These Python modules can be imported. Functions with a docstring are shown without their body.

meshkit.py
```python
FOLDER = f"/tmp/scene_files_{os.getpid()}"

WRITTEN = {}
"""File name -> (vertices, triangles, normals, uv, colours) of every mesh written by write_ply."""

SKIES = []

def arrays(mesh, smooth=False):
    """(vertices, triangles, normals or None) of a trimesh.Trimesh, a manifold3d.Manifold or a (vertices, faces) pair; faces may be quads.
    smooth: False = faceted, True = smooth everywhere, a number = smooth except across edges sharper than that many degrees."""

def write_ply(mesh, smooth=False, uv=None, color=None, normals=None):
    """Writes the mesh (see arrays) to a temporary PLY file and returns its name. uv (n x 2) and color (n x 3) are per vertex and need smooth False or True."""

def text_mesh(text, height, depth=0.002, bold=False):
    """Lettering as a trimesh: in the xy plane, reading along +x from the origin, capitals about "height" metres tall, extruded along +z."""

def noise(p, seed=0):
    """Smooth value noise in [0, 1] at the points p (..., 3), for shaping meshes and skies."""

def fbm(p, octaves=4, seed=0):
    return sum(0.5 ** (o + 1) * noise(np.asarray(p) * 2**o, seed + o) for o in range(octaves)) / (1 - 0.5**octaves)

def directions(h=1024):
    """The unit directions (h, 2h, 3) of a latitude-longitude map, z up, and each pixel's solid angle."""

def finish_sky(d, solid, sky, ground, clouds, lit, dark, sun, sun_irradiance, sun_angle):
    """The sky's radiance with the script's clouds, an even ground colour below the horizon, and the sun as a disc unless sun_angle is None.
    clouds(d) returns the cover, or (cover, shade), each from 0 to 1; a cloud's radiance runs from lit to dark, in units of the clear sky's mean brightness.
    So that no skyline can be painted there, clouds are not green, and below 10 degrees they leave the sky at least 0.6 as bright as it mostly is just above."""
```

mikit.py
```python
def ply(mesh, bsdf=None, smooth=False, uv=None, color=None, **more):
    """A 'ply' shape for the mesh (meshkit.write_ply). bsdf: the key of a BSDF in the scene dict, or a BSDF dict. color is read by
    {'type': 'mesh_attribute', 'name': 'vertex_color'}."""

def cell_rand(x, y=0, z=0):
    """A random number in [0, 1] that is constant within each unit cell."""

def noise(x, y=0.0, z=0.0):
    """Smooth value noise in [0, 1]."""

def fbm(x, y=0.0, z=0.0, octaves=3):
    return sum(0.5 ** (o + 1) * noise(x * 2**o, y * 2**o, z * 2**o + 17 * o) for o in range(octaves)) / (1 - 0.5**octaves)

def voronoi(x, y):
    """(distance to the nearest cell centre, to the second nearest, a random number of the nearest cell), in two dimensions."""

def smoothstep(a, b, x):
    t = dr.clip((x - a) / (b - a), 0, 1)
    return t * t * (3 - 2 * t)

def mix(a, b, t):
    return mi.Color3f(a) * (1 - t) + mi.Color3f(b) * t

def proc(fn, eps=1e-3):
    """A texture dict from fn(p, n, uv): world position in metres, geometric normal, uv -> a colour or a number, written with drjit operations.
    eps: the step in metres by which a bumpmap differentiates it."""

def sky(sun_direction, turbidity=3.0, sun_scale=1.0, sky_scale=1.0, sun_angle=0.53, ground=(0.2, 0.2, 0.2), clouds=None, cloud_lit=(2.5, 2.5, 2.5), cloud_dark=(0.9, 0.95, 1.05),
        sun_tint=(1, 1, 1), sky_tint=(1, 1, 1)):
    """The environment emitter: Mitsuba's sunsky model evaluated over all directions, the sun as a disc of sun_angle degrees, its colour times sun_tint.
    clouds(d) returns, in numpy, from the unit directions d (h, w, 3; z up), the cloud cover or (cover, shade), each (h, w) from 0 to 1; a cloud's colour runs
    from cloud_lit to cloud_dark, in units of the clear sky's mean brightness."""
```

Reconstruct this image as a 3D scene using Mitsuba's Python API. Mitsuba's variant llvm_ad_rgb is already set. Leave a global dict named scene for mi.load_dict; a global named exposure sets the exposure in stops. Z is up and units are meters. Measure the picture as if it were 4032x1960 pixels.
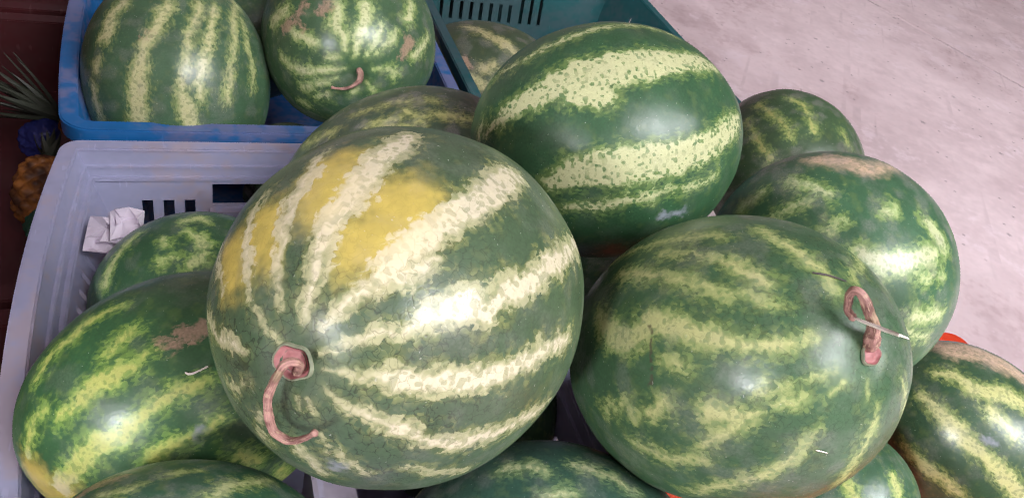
import math, random
import numpy as np, trimesh, shapely, drjit as dr, mitsuba as mi, mikit, meshkit
from shapely.geometry import Polygon, box
from shapely import affinity

# ---------------------------------------------------------------- camera, sky, lamps, exposure
T = mi.ScalarTransform4f
scene, labels = {}, {}
EYE = [0, 0, 0.95]
FWD, UP = [0.3838, 0.6708, -0.6346], [0.0369, 0.6756, 0.7364]
scene['camera'] = {'type': 'perspective', 'fov': 67.1, 'fov_axis': 'x', 'near_clip': 0.02, 'far_clip': 200.0,
                   'to_world': T().look_at(origin=EYE, target=[EYE[i] + FWD[i] for i in range(3)], up=UP)}
scene['sky'] = mikit.sky([0.6, -0.5, 0.6], turbidity=3, sun_scale=0.1, sky_scale=0.85, sun_angle=40, clouds=lambda d: 1.0, cloud_lit=(1.0, 1.0, 1.0))
exposure = 0.34
LAMP_A = [18,18,18.8]        # skylight panel in the roof, behind and right of the viewer
LAMP_B = [145,146,154]        # high window behind and left of the viewer

rng = np.random.default_rng(7)

def add(key, mesh, bsdf, smooth=False, uv=None, **more):
    k, n = key, 0
    while k in scene:
        n += 1; k = f'{key}_{n:03d}'
    scene[k] = mikit.ply(mesh, bsdf, smooth=smooth, uv=uv, **more)
    return k

def name(key):
    k, n = key, 0
    while k in labels:
        n += 1; k = f'{key}_{n:03d}'
    labels[k] = {}
    return k

def tag(k, label, cat, group=None):
    labels[k] = {'label': label, 'category': cat}
    if group: labels[k]['group'] = group

def struct(key, mesh, bsdf, smooth=False, uv=None):
    k = add(key, mesh, bsdf, smooth, uv); labels[k] = {'kind': 'structure'}; return k

def cat(ms): return trimesh.util.concatenate(ms)
def bx(x0, x1, y0, y1, z0, z1):
    m = trimesh.creation.box([x1 - x0, y1 - y0, z1 - z0]); m.apply_translation([(x0 + x1) / 2, (y0 + y1) / 2, (z0 + z1) / 2]); return m
def ext(poly, h): return trimesh.creation.extrude_polygon(poly, h, engine='earcut')
def smooth01(a, b, x):
    t = np.clip((x - a) / (b - a), 0, 1); return t * t * (3 - 2 * t)

# ---------------------------------------------------------------- materials
n3, fbm, vor, sst, mix = mikit.noise, mikit.fbm, mikit.voronoi, mikit.smoothstep, mikit.mix
def principled(col, rough=0.5, spec=0.5, **k):
    c = col if isinstance(col, dict) else {'type': 'rgb', 'value': list(col)}
    return {'type': 'twosided', 'bsdf': {'type': 'principled', 'base_color': c, 'roughness': rough, 'specular': spec, **k}}

# melon rind: marks in the melon's own frame (longitude u - 10*index, polar angle v from the stem), from tables of strokes
MARKS = {"A":[["P",[[-0.022,0.178,0.984,0.01],[-0.069,0.339,0.938,0.034],[-0.158,0.541,0.826,0.06],[-0.165,0.668,0.726,0.063],[-0.199,0.778,0.596,0.067],[-0.214,0.858,0.466,0.077],[-0.213,0.912,0.351,0.076],[-0.241,0.938,0.25,0.051]]],["P",[[0.067,0.214,0.975,0.014],[0.11,0.351,0.93,0.031],[0.176,0.506,0.844,0.055],[0.204,0.635,0.746,0.077],[0.267,0.751,0.603,0.084],[0.305,0.872,0.383,0.088],[0.29,0.955,0.064,0.076]]],["P",[[0.184,0.495,0.849,0.041],[0.282,0.53,0.8,0.045],[0.31,0.611,0.728,0.032]]],["P",[[0.102,0.107,0.989,0.01],[0.217,0.233,0.948,0.02],[0.333,0.312,0.89,0.031],[0.432,0.403,0.807,0.048],[0.523,0.491,0.697,0.067],[0.608,0.46,0.647,0.05],[0.619,0.559,0.552,0.062],[0.684,0.609,0.401,0.065],[0.714,0.686,0.143,0.061],[0.693,0.692,-0.201,0.049]]],["P",[[0.138,0.039,0.99,0.007],[0.257,0.081,0.963,0.017],[0.392,0.105,0.914,0.038],[0.51,0.12,0.852,0.055],[0.636,0.173,0.752,0.058],[0.739,0.2,0.644,0.06],[0.826,0.25,0.505,0.055],[0.877,0.313,0.365,0.051],[0.933,0.327,0.148,0.041]]],["P",[[0.173,-0.04,0.984,0.007],[0.293,-0.084,0.953,0.021],[0.424,-0.091,0.901,0.033],[0.535,-0.117,0.837,0.041],[0.591,-0.152,0.793,0.025],[0.681,-0.169,0.712,0.046],[0.764,-0.17,0.623,0.051],[0.838,-0.142,0.527,0.044],[0.922,-0.068,0.382,0.038],[0.982,-0.056,0.181,0.032]]],["P",[[0.222,-0.28,0.934,0.007],[0.308,-0.353,0.884,0.016],[0.419,-0.451,0.788,0.02]]],["P",[[0.112,-0.419,0.901,0.02],[0.201,-0.512,0.835,0.028],[0.245,-0.588,0.77,0.023]]],["P",[[0.575,-0.355,0.738,0.006],[0.737,-0.405,0.541,0.014],[0.777,-0.462,0.428,0.01]]],["P",[[-0.144,0.182,0.973,0.009],[-0.233,0.262,0.937,0.023],[-0.302,0.35,0.887,0.026],[-0.355,0.449,0.82,0.032],[-0.421,0.543,0.726,0.031],[-0.461,0.637,0.618,0.032],[-0.521,0.705,0.481,0.026]]],["P",[[-0.293,0.13,0.947,0.007],[-0.373,0.181,0.91,0.02],[-0.477,0.25,0.843,0.024],[-0.582,0.323,0.747,0.028],[-0.635,0.4,0.661,0.023],[-0.652,0.446,0.613,0.016]]],["P",[[-0.295,0.111,0.949,0.009],[-0.202,0.084,0.976,0.012],[-0.111,0.067,0.992,0.009]]],["P",[[-0.529,0.033,0.848,0.011],[-0.652,0.062,0.755,0.013],[-0.811,0.064,0.581,0.012]]],["P",[[-0.618,-0.195,0.762,0.025],[-0.454,-0.146,0.879,0.028],[-0.31,-0.101,0.945,0.029],[-0.234,-0.087,0.968,0.016]]],["P",[[-0.301,-0.351,0.887,0.013],[-0.172,-0.228,0.958,0.007]]],["P",[[-0.098,-0.392,0.915,0.015],[-0.083,-0.567,0.82,0.019]]],["P",[[0.073,-0.143,0.987,0.005],[0.108,-0.193,0.975,0.005]]],["P",[[0.13,-0.128,0.983,0.005],[0.171,-0.175,0.969,0.005]]],["P",[[-0.089,0.044,0.995,0.007],[-0.171,0.065,0.983,0.01]]],["Y",[[-0.275,0.616,0.738,0.069],[-0.347,0.71,0.614,0.075]]],["Y",[[0.041,0.718,0.695,0.122]]],["Y",[[0.032,0.579,0.815,0.08],[0.057,0.654,0.755,0.097]]],["Y",[[-0.588,0.181,0.788,0.022],[-0.493,0.143,0.858,0.022]]],["Y",[[-0.385,0.306,0.871,0.018],[-0.487,0.4,0.776,0.018]]],["G",[[0.312,-0.461,0.83,0.035],[0.32,-0.497,0.807,0.026]]]],"F":[["P",[[0.244,0.343,0.907,0.038],[0.301,0.543,0.784,0.068],[0.362,0.728,0.582,0.103],[0.363,0.866,0.343,0.144],[0.365,0.925,0.104,0.162],[0.333,0.931,-0.151,0.139],[0.239,0.869,-0.433,0.112],[0.066,0.714,-0.697,0.084]]],["P",[[0.485,0.797,0.361,0.089],[0.545,0.816,0.191,0.107]]],["P",[[0.818,0.239,0.523,0.061],[0.853,0.36,0.378,0.12],[0.893,0.411,0.182,0.143],[0.906,0.421,-0.047,0.149],[0.869,0.419,-0.265,0.138],[0.772,0.421,-0.476,0.122],[0.582,0.422,-0.695,0.101],[0.399,0.401,-0.825,0.052]]],["P",[[0.94,0.324,0.107,0.06],[0.937,0.333,-0.1,0.054]]],["P",[[0.891,0.06,0.449,0.037],[0.964,0.085,0.252,0.043],[0.986,0.161,0.051,0.042],[0.973,0.161,-0.163,0.037]]],["P",[[0.97,0.202,-0.133,0.024],[0.905,0.155,-0.397,0.025],[0.789,0.159,-0.593,0.019]]],["P",[[-0.311,0.397,0.864,0.027],[-0.081,0.758,0.647,0.032],[-0.089,0.922,0.377,0.038],[-0.166,0.982,0.094,0.032],[-0.229,0.953,-0.199,0.026],[-0.209,0.864,-0.458,0.026]]],["P",[[0.179,0.28,0.943,0.039],[0.12,0.409,0.904,0.026]]],["G",[[0.972,-0.048,-0.228,0.044],[0.933,-0.078,-0.352,0.038]]]],"C":[["P",[[-0.536,0.775,-0.335,0.018],[-0.548,0.832,-0.084,0.025],[-0.534,0.84,0.098,0.024],[-0.469,0.82,0.328,0.026],[-0.374,0.8,0.469,0.022]]],["P",[[-0.749,0.662,0.005,0.04],[-0.743,0.626,0.235,0.043],[-0.721,0.59,0.362,0.032],[-0.682,0.524,0.511,0.031],[-0.624,0.444,0.643,0.025],[-0.534,0.403,0.743,0.027],[-0.443,0.339,0.83,0.016]]],["P",[[-0.598,0.759,0.258,0.026],[-0.564,0.704,0.433,0.022],[-0.495,0.639,0.589,0.031],[-0.448,0.512,0.732,0.046],[-0.412,0.448,0.794,0.032]]],["P",[[-0.169,0.792,0.586,0.027],[-0.136,0.675,0.725,0.043],[-0.12,0.54,0.833,0.037],[-0.1,0.434,0.895,0.03],[-0.11,0.377,0.92,0.02]]],["P",[[-0.909,0.414,-0.052,0.048],[-0.957,0.265,0.121,0.084],[-0.942,0.228,0.245,0.079],[-0.867,0.327,0.376,0.077],[-0.809,0.266,0.524,0.061],[-0.742,0.185,0.645,0.064],[-0.651,0.156,0.743,0.049],[-0.569,0.116,0.814,0.044],[-0.46,0.127,0.879,0.035],[-0.314,0.133,0.94,0.022]]],["P",[[-0.87,0.081,0.486,0.035],[-0.842,0.049,0.537,0.025]]],["P",[[-0.976,-0.218,-0.02,0.029],[-0.974,-0.148,0.168,0.027],[-0.943,-0.254,0.213,0.022]]],["P",[[-0.914,-0.236,0.33,0.048],[-0.896,-0.164,0.413,0.043]]],["P",[[-0.77,-0.214,0.601,0.05],[-0.69,-0.249,0.68,0.054],[-0.598,-0.244,0.763,0.029]]],["P",[[-0.765,-0.412,0.494,0.028],[-0.708,-0.342,0.618,0.041],[-0.65,-0.289,0.703,0.031]]],["P",[[-0.603,-0.127,0.787,0.02],[-0.491,-0.115,0.864,0.013]]],["P",[[-0.51,-0.188,0.839,0.031],[-0.408,-0.188,0.893,0.022]]],["P",[[-0.351,-0.081,0.933,0.019],[-0.254,-0.068,0.965,0.015]]],["P",[[-0.903,-0.414,0.116,0.023],[-0.818,-0.513,0.262,0.037],[-0.718,-0.518,0.465,0.031]]],["P",[[-0.615,-0.76,0.21,0.03],[-0.571,-0.703,0.425,0.036],[-0.485,-0.637,0.599,0.037],[-0.421,-0.551,0.721,0.029],[-0.37,-0.431,0.823,0.02],[-0.35,-0.379,0.857,0.011]]],["P",[[0.041,-0.753,0.656,0.021],[-0.01,-0.584,0.812,0.025],[0.0,-0.459,0.888,0.025],[0.026,-0.342,0.939,0.016],[0.028,-0.288,0.957,0.009]]],["P",[[0.44,-0.41,0.799,0.017],[0.314,-0.253,0.915,0.016],[0.223,-0.158,0.962,0.009]]],["P",[[-0.056,-0.243,0.969,0.009],[-0.047,-0.145,0.988,0.011]]],["P",[[-0.287,-0.178,0.941,0.015],[-0.222,-0.122,0.967,0.015]]],["P",[[0.063,0.434,0.899,0.018],[0.446,0.558,0.699,0.02],[0.413,0.629,0.658,0.02]]],["D",[[-0.885,0.293,0.361,0.005],[-0.904,0.203,0.376,0.007],[-0.923,0.061,0.38,0.008],[-0.927,-0.045,0.371,0.006]]]],"D":[["P",[[0.129,0.882,-0.453,0.035],[0.118,0.952,-0.284,0.047]]],["P",[[-0.181,0.946,-0.27,0.033],[-0.166,0.977,-0.134,0.033],[-0.188,0.982,0.0,0.021]]],["P",[[0.112,0.993,-0.022,0.028],[-0.051,0.996,0.071,0.045],[-0.151,0.974,0.171,0.038]]],["P",[[-0.443,0.897,0.014,0.02],[-0.394,0.9,0.187,0.02]]],["P",[[-0.361,0.783,0.507,0.038],[-0.32,0.764,0.561,0.023]]],["P",[[-0.363,0.542,0.758,0.05],[-0.436,0.46,0.774,0.067],[-0.51,0.349,0.786,0.044]]],["P",[[-0.632,0.754,0.178,0.043],[-0.632,0.743,0.222,0.057],[-0.696,0.638,0.33,0.082],[-0.672,0.55,0.496,0.077],[-0.585,0.456,0.671,0.072]]],["P",[[-0.892,0.217,0.396,0.058],[-0.811,0.051,0.583,0.044]]],["P",[[-0.742,0.398,0.539,0.026],[-0.659,0.281,0.698,0.026]]],["P",[[-0.943,0.18,0.279,0.029],[-0.895,-0.067,0.441,0.027]]],["K",[[0.314,0.924,0.22,0.057],[0.273,0.897,0.347,0.087],[0.151,0.872,0.465,0.104],[0.074,0.844,0.532,0.079],[0.228,0.631,0.741,0.056]]]],"G":[["P",[[0.486,0.266,0.832,0.04],[0.556,0.431,0.711,0.039],[0.583,0.591,0.558,0.038],[0.619,0.676,0.399,0.033]]],["P",[[0.234,0.545,0.805,0.039],[0.215,0.685,0.696,0.039],[0.317,0.78,0.54,0.034],[0.378,0.841,0.386,0.038]]],["P",[[0.693,0.175,0.699,0.03],[0.814,0.343,0.468,0.039],[0.836,0.432,0.338,0.038],[0.843,0.48,0.242,0.043]]],["P",[[0.02,0.95,0.313,0.024],[0.006,0.992,0.13,0.024]]]],"H":[["K",[[-0.185,0.401,0.897,0.092],[-0.121,0.557,0.822,0.164],[-0.186,0.705,0.684,0.172],[-0.187,0.834,0.52,0.162],[-0.173,0.913,0.37,0.116]]],["P",[[0.296,0.377,0.877,0.044],[0.304,0.523,0.796,0.066],[0.364,0.613,0.701,0.065],[0.385,0.682,0.621,0.082],[0.309,0.797,0.518,0.091],[0.272,0.883,0.384,0.082]]],["P",[[0.532,0.668,0.52,0.056],[0.566,0.726,0.39,0.047],[0.608,0.744,0.276,0.047]]],["P",[[0.533,0.185,0.826,0.044],[0.622,0.258,0.739,0.066],[0.712,0.321,0.624,0.086],[0.759,0.357,0.544,0.103],[0.818,0.39,0.423,0.077],[0.846,0.447,0.291,0.064],[0.866,0.473,0.165,0.085],[0.875,0.484,0.001,0.093],[0.865,0.481,-0.14,0.076]]],["P",[[0.796,-0.243,0.554,0.036],[0.879,-0.163,0.449,0.067],[0.929,-0.121,0.351,0.07],[0.959,-0.032,0.282,0.048],[0.982,-0.01,0.187,0.057],[0.996,0.01,0.09,0.048]]],["G",[[0.753,0.536,0.383,0.051],[0.751,0.574,0.328,0.042]]]],"I":[["P",[[0.144,0.848,0.509,0.051],[0.208,0.863,0.461,0.066],[0.287,0.878,0.383,0.075]]],["P",[[0.544,0.417,0.728,0.065],[0.621,0.458,0.636,0.06]]]],"J":[["P",[[-0.539,0.258,0.802,0.033],[-0.586,0.284,0.759,0.022]]],["P",[[-0.395,0.845,0.36,0.033],[-0.38,0.895,0.233,0.038],[-0.343,0.927,0.151,0.023]]],["P",[[-0.402,0.915,-0.042,0.033],[-0.366,0.922,-0.129,0.038],[-0.327,0.92,-0.216,0.033],[-0.278,0.911,-0.304,0.038],[-0.243,0.902,-0.357,0.03]]],["P",[[-0.143,0.977,0.158,0.034],[-0.163,0.986,0.024,0.024]]]],"E":[["P",[[-0.011,0.727,0.686,0.029],[-0.07,0.767,0.637,0.038],[-0.163,0.818,0.551,0.044],[-0.185,0.889,0.42,0.044],[-0.266,0.921,0.284,0.044],[-0.263,0.952,0.155,0.033]]],["P",[[0.378,0.739,0.557,0.036],[0.382,0.785,0.487,0.05],[0.339,0.872,0.353,0.072],[0.332,0.911,0.245,0.078],[0.331,0.934,0.131,0.05]]],["P",[[0.148,0.961,0.232,0.042],[0.15,0.97,0.189,0.034]]],["P",[[0.078,0.985,0.154,0.057],[0.038,0.995,0.089,0.035]]],["P",[[0.253,0.967,0.031,0.034],[0.282,0.956,0.078,0.028]]],["P",[[0.64,0.301,0.707,0.062],[0.654,0.507,0.562,0.078],[0.645,0.647,0.408,0.083],[0.673,0.682,0.285,0.072],[0.638,0.751,0.167,0.052],[0.592,0.806,0.026,0.053],[0.566,0.817,-0.107,0.053],[0.561,0.8,-0.214,0.045]]],["P",[[0.342,0.439,0.831,0.037],[0.295,0.58,0.76,0.04],[0.245,0.666,0.705,0.031],[0.247,0.732,0.636,0.02]]],["Y",[[0.452,0.291,0.843,0.075],[0.523,0.235,0.82,0.075]]],["Y",[[0.559,0.157,0.814,0.075],[0.631,0.199,0.75,0.057]]],["P",[[0.816,0.558,0.153,0.056],[0.809,0.587,0.038,0.061],[0.812,0.582,-0.045,0.034]]],["P",[[0.766,0.604,-0.219,0.046],[0.795,0.584,-0.164,0.028]]],["P",[[0.913,0.323,-0.248,0.047],[0.932,0.153,-0.328,0.054]]],["P",[[0.907,-0.128,-0.402,0.044],[0.775,-0.473,-0.42,0.039]]],["Y",[[0.654,0.266,0.708,0.045]]],["R",[[0.205,0.956,-0.208,0.064],[0.198,0.946,-0.258,0.047]]],["R",[[0.266,0.955,-0.132,0.04],[0.213,0.975,-0.066,0.029]]],["G",[[0.78,0.61,-0.139,0.025],[0.824,0.56,-0.089,0.025]]]],"K":[["R",[[-0.377,0.52,0.766,0.047],[-0.487,0.537,0.688,0.044],[-0.508,0.641,0.575,0.034]]],["P",[[-0.266,0.73,0.629,0.029],[-0.264,0.827,0.497,0.029],[-0.349,0.835,0.424,0.02]]],["P",[[-0.235,0.972,-0.027,0.036],[-0.38,0.919,-0.1,0.054],[-0.518,0.818,-0.252,0.045],[-0.626,0.698,-0.349,0.025]]],["P",[[-0.472,0.834,0.285,0.017],[-0.543,0.825,0.153,0.017]]]],"L":[["P",[[-0.286,0.868,-0.406,0.064],[-0.096,0.952,-0.291,0.056],[0.085,0.98,-0.178,0.039],[0.211,0.975,-0.063,0.031]]],["P",[[0.239,0.883,0.404,0.053],[0.303,0.817,0.491,0.067],[0.192,0.796,0.574,0.035]]],["P",[[-0.058,0.97,0.235,0.038],[-0.144,0.952,0.271,0.03]]],["P",[[0.003,0.9,0.435,0.03],[-0.064,0.843,0.534,0.052],[-0.178,0.796,0.579,0.069]]],["P",[[-0.328,0.921,0.211,0.038],[-0.29,0.896,0.336,0.029],[-0.389,0.902,0.187,0.029]]],["P",[[-0.428,0.793,0.433,0.05],[-0.344,0.781,0.521,0.063],[-0.296,0.766,0.571,0.043]]]],"B":[["P",[[-0.34,0.903,0.262,0.02],[-0.262,0.949,0.177,0.026]]],["P",[[-0.274,0.961,-0.046,0.013],[-0.223,0.965,-0.139,0.016],[-0.204,0.951,-0.234,0.02]]],["P",[[-0.197,0.924,-0.327,0.023],[-0.125,0.915,-0.384,0.023]]],["P",[[-0.077,0.863,-0.498,0.02],[-0.035,0.842,-0.538,0.017]]],["P",[[-0.029,0.999,-0.041,0.022],[0.008,0.993,-0.12,0.022],[0.041,0.973,-0.227,0.029]]],["P",[[-0.022,0.951,-0.308,0.032],[0.064,0.94,-0.335,0.032]]],["P",[[0.117,0.922,-0.369,0.029],[0.101,0.882,-0.461,0.032],[0.136,0.838,-0.528,0.042],[0.179,0.785,-0.593,0.039],[0.212,0.732,-0.647,0.033]]],["P",[[0.075,0.99,-0.123,0.022],[0.141,0.96,-0.244,0.022],[0.152,0.923,-0.354,0.019]]],["P",[[-0.463,0.805,0.371,0.02],[-0.324,0.903,0.283,0.017]]]],"N":[["P",[[0.505,0.627,0.594,0.054],[0.632,0.619,0.466,0.062],[0.666,0.682,0.302,0.078],[0.752,0.594,0.286,0.029]]],["P",[[0.776,0.626,0.076,0.046],[0.804,0.594,0.035,0.037]]],["P",[[0.834,0.535,-0.133,0.046],[0.812,0.491,-0.315,0.055],[0.796,0.422,-0.435,0.038]]],["P",[[0.069,0.813,0.579,0.046],[0.156,0.895,0.417,0.062],[0.255,0.922,0.292,0.061],[0.316,0.929,0.192,0.049],[0.347,0.934,0.084,0.057],[0.379,0.925,-0.012,0.082],[0.405,0.895,-0.186,0.09],[0.416,0.843,-0.341,0.087],[0.427,0.773,-0.47,0.079]]],["P",[[-0.251,0.752,0.609,0.034],[-0.187,0.863,0.469,0.038],[-0.108,0.95,0.294,0.037],[-0.071,0.993,0.096,0.025],[-0.033,0.993,-0.11,0.037],[-0.001,0.976,-0.218,0.046],[-0.065,0.949,-0.309,0.075],[-0.086,0.892,-0.443,0.072]]],["P",[[-0.378,0.714,0.589,0.039],[-0.334,0.874,0.353,0.038],[-0.284,0.943,0.172,0.046],[-0.234,0.971,0.044,0.046],[-0.184,0.979,-0.091,0.033],[-0.206,0.956,-0.211,0.038]]],["P",[[-0.624,0.349,0.699,0.032],[-0.568,0.659,0.494,0.035],[-0.562,0.788,0.251,0.03],[-0.523,0.848,0.093,0.021],[-0.502,0.862,-0.07,0.034],[-0.451,0.865,-0.222,0.039]]],["P",[[-0.663,0.542,0.516,0.022],[-0.708,0.65,0.275,0.022],[-0.759,0.645,0.088,0.022],[-0.751,0.655,-0.083,0.022]]],["R",[[0.356,0.889,0.288,0.012],[0.28,0.909,0.309,0.012]]]],"O":[["P",[[-0.011,0.216,0.976,0.029],[0.014,0.399,0.917,0.054],[0.062,0.536,0.842,0.062],[0.074,0.68,0.729,0.063]]],["P",[[0.108,0.229,0.968,0.021],[0.212,0.378,0.901,0.034],[0.263,0.499,0.826,0.034]]],["P",[[0.533,0.57,0.625,0.056],[0.582,0.668,0.465,0.039]]],["P",[[0.202,0.251,0.947,0.021],[0.355,0.38,0.855,0.034],[0.411,0.448,0.794,0.03]]],["P",[[-0.109,0.257,0.96,0.029],[-0.139,0.377,0.916,0.046],[-0.238,0.477,0.846,0.054],[-0.212,0.624,0.752,0.046]]],["P",[[-0.431,0.258,0.865,0.046],[-0.565,0.267,0.78,0.046],[-0.636,0.292,0.714,0.033]]],["P",[[-0.733,0.433,0.524,0.055],[-0.862,0.244,0.444,0.047]]],["P",[[-0.159,0.173,0.972,0.017],[-0.274,0.149,0.95,0.029]]],["P",[[-0.113,0.065,0.991,0.017],[-0.301,0.024,0.953,0.038],[-0.487,-0.057,0.871,0.051],[-0.623,-0.074,0.779,0.038],[-0.743,-0.028,0.669,0.038]]],["P",[[-0.181,-0.054,0.982,0.017],[-0.344,-0.163,0.925,0.034],[-0.495,-0.267,0.827,0.043]]],["P",[[-0.242,-0.254,0.936,0.034],[-0.352,-0.339,0.873,0.03]]],["P",[[-0.459,-0.509,0.728,0.031],[-0.507,-0.498,0.704,0.026]]],["P",[[-0.008,-0.206,0.979,0.03],[0.066,-0.147,0.987,0.021]]],["P",[[0.136,-0.051,0.989,0.017],[0.231,-0.163,0.959,0.026]]],["P",[[0.201,0.099,0.975,0.017],[0.321,0.1,0.942,0.017],[0.455,0.032,0.89,0.03]]],["P",[[0.633,0.226,0.741,0.048],[0.746,0.259,0.613,0.053],[0.817,0.341,0.465,0.031]]],["R",[[-0.723,0.287,0.628,0.038],[-0.632,0.412,0.656,0.033],[-0.549,0.554,0.627,0.025]]],["R",[[-0.601,0.378,0.704,0.021],[-0.551,0.361,0.752,0.021]]],["R",[[-0.341,0.58,0.74,0.062],[-0.327,0.603,0.727,0.05]]],["R",[[0.572,0.349,0.742,0.061],[0.531,0.288,0.797,0.043],[0.495,0.228,0.838,0.034]]]],"Q":[["P",[[-0.042,0.797,0.603,0.032],[0.07,0.862,0.502,0.048],[0.214,0.91,0.355,0.069],[0.283,0.935,0.212,0.08],[0.367,0.923,0.112,0.059]]],["P",[[0.674,0.642,0.364,0.063],[0.623,0.733,0.274,0.052]]],["P",[[0.759,0.5,0.416,0.063],[0.809,0.503,0.304,0.063]]],["R",[[0.556,0.604,0.572,0.047],[0.627,0.585,0.515,0.037]]]],"P":[["P",[[0.536,0.787,0.307,0.073],[0.55,0.688,0.474,0.082],[0.54,0.562,0.627,0.066]]]],"S":[],"U":[],"V":[],"T":[]}
ORDER = list(MARKS)
SIDE = {"A": [0.2825, 0.3764, 0.8823], "F": [0.7903, 0.5672, 0.2316], "C": [-0.6217, 0.0635, 0.7807], "D": [-0.6621, 0.7451, -0.0804], "G": [0.8141, 0.5797, 0.0353], "H": [0.7515, 0.3691, 0.5468], "I": [0.6655, 0.2813, 0.6913], "J": [0.404, 0.8814, 0.2447], "E": [0.6065, 0.7822, -0.1425], "K": [0.4196, 0.9067, -0.0416], "L": [-0.6916, 0.5807, 0.4294], "B": [0.6663, 0.7445, 0.0429], "N": [0.0019, 0.9942, -0.1075], "O": [-0.0674, 0.3182, 0.9456], "Q": [0.8636, 0.4371, 0.2513], "P": [-0.7836, 0.4636, 0.4136], "S": [-0.3904, 0.8732, -0.2919], "U": [-0.203, 0.5509, -0.8095], "V": [-0.2698, 0.7937, -0.5452], "T": [0.3048, 0.708, -0.6371]}
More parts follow.
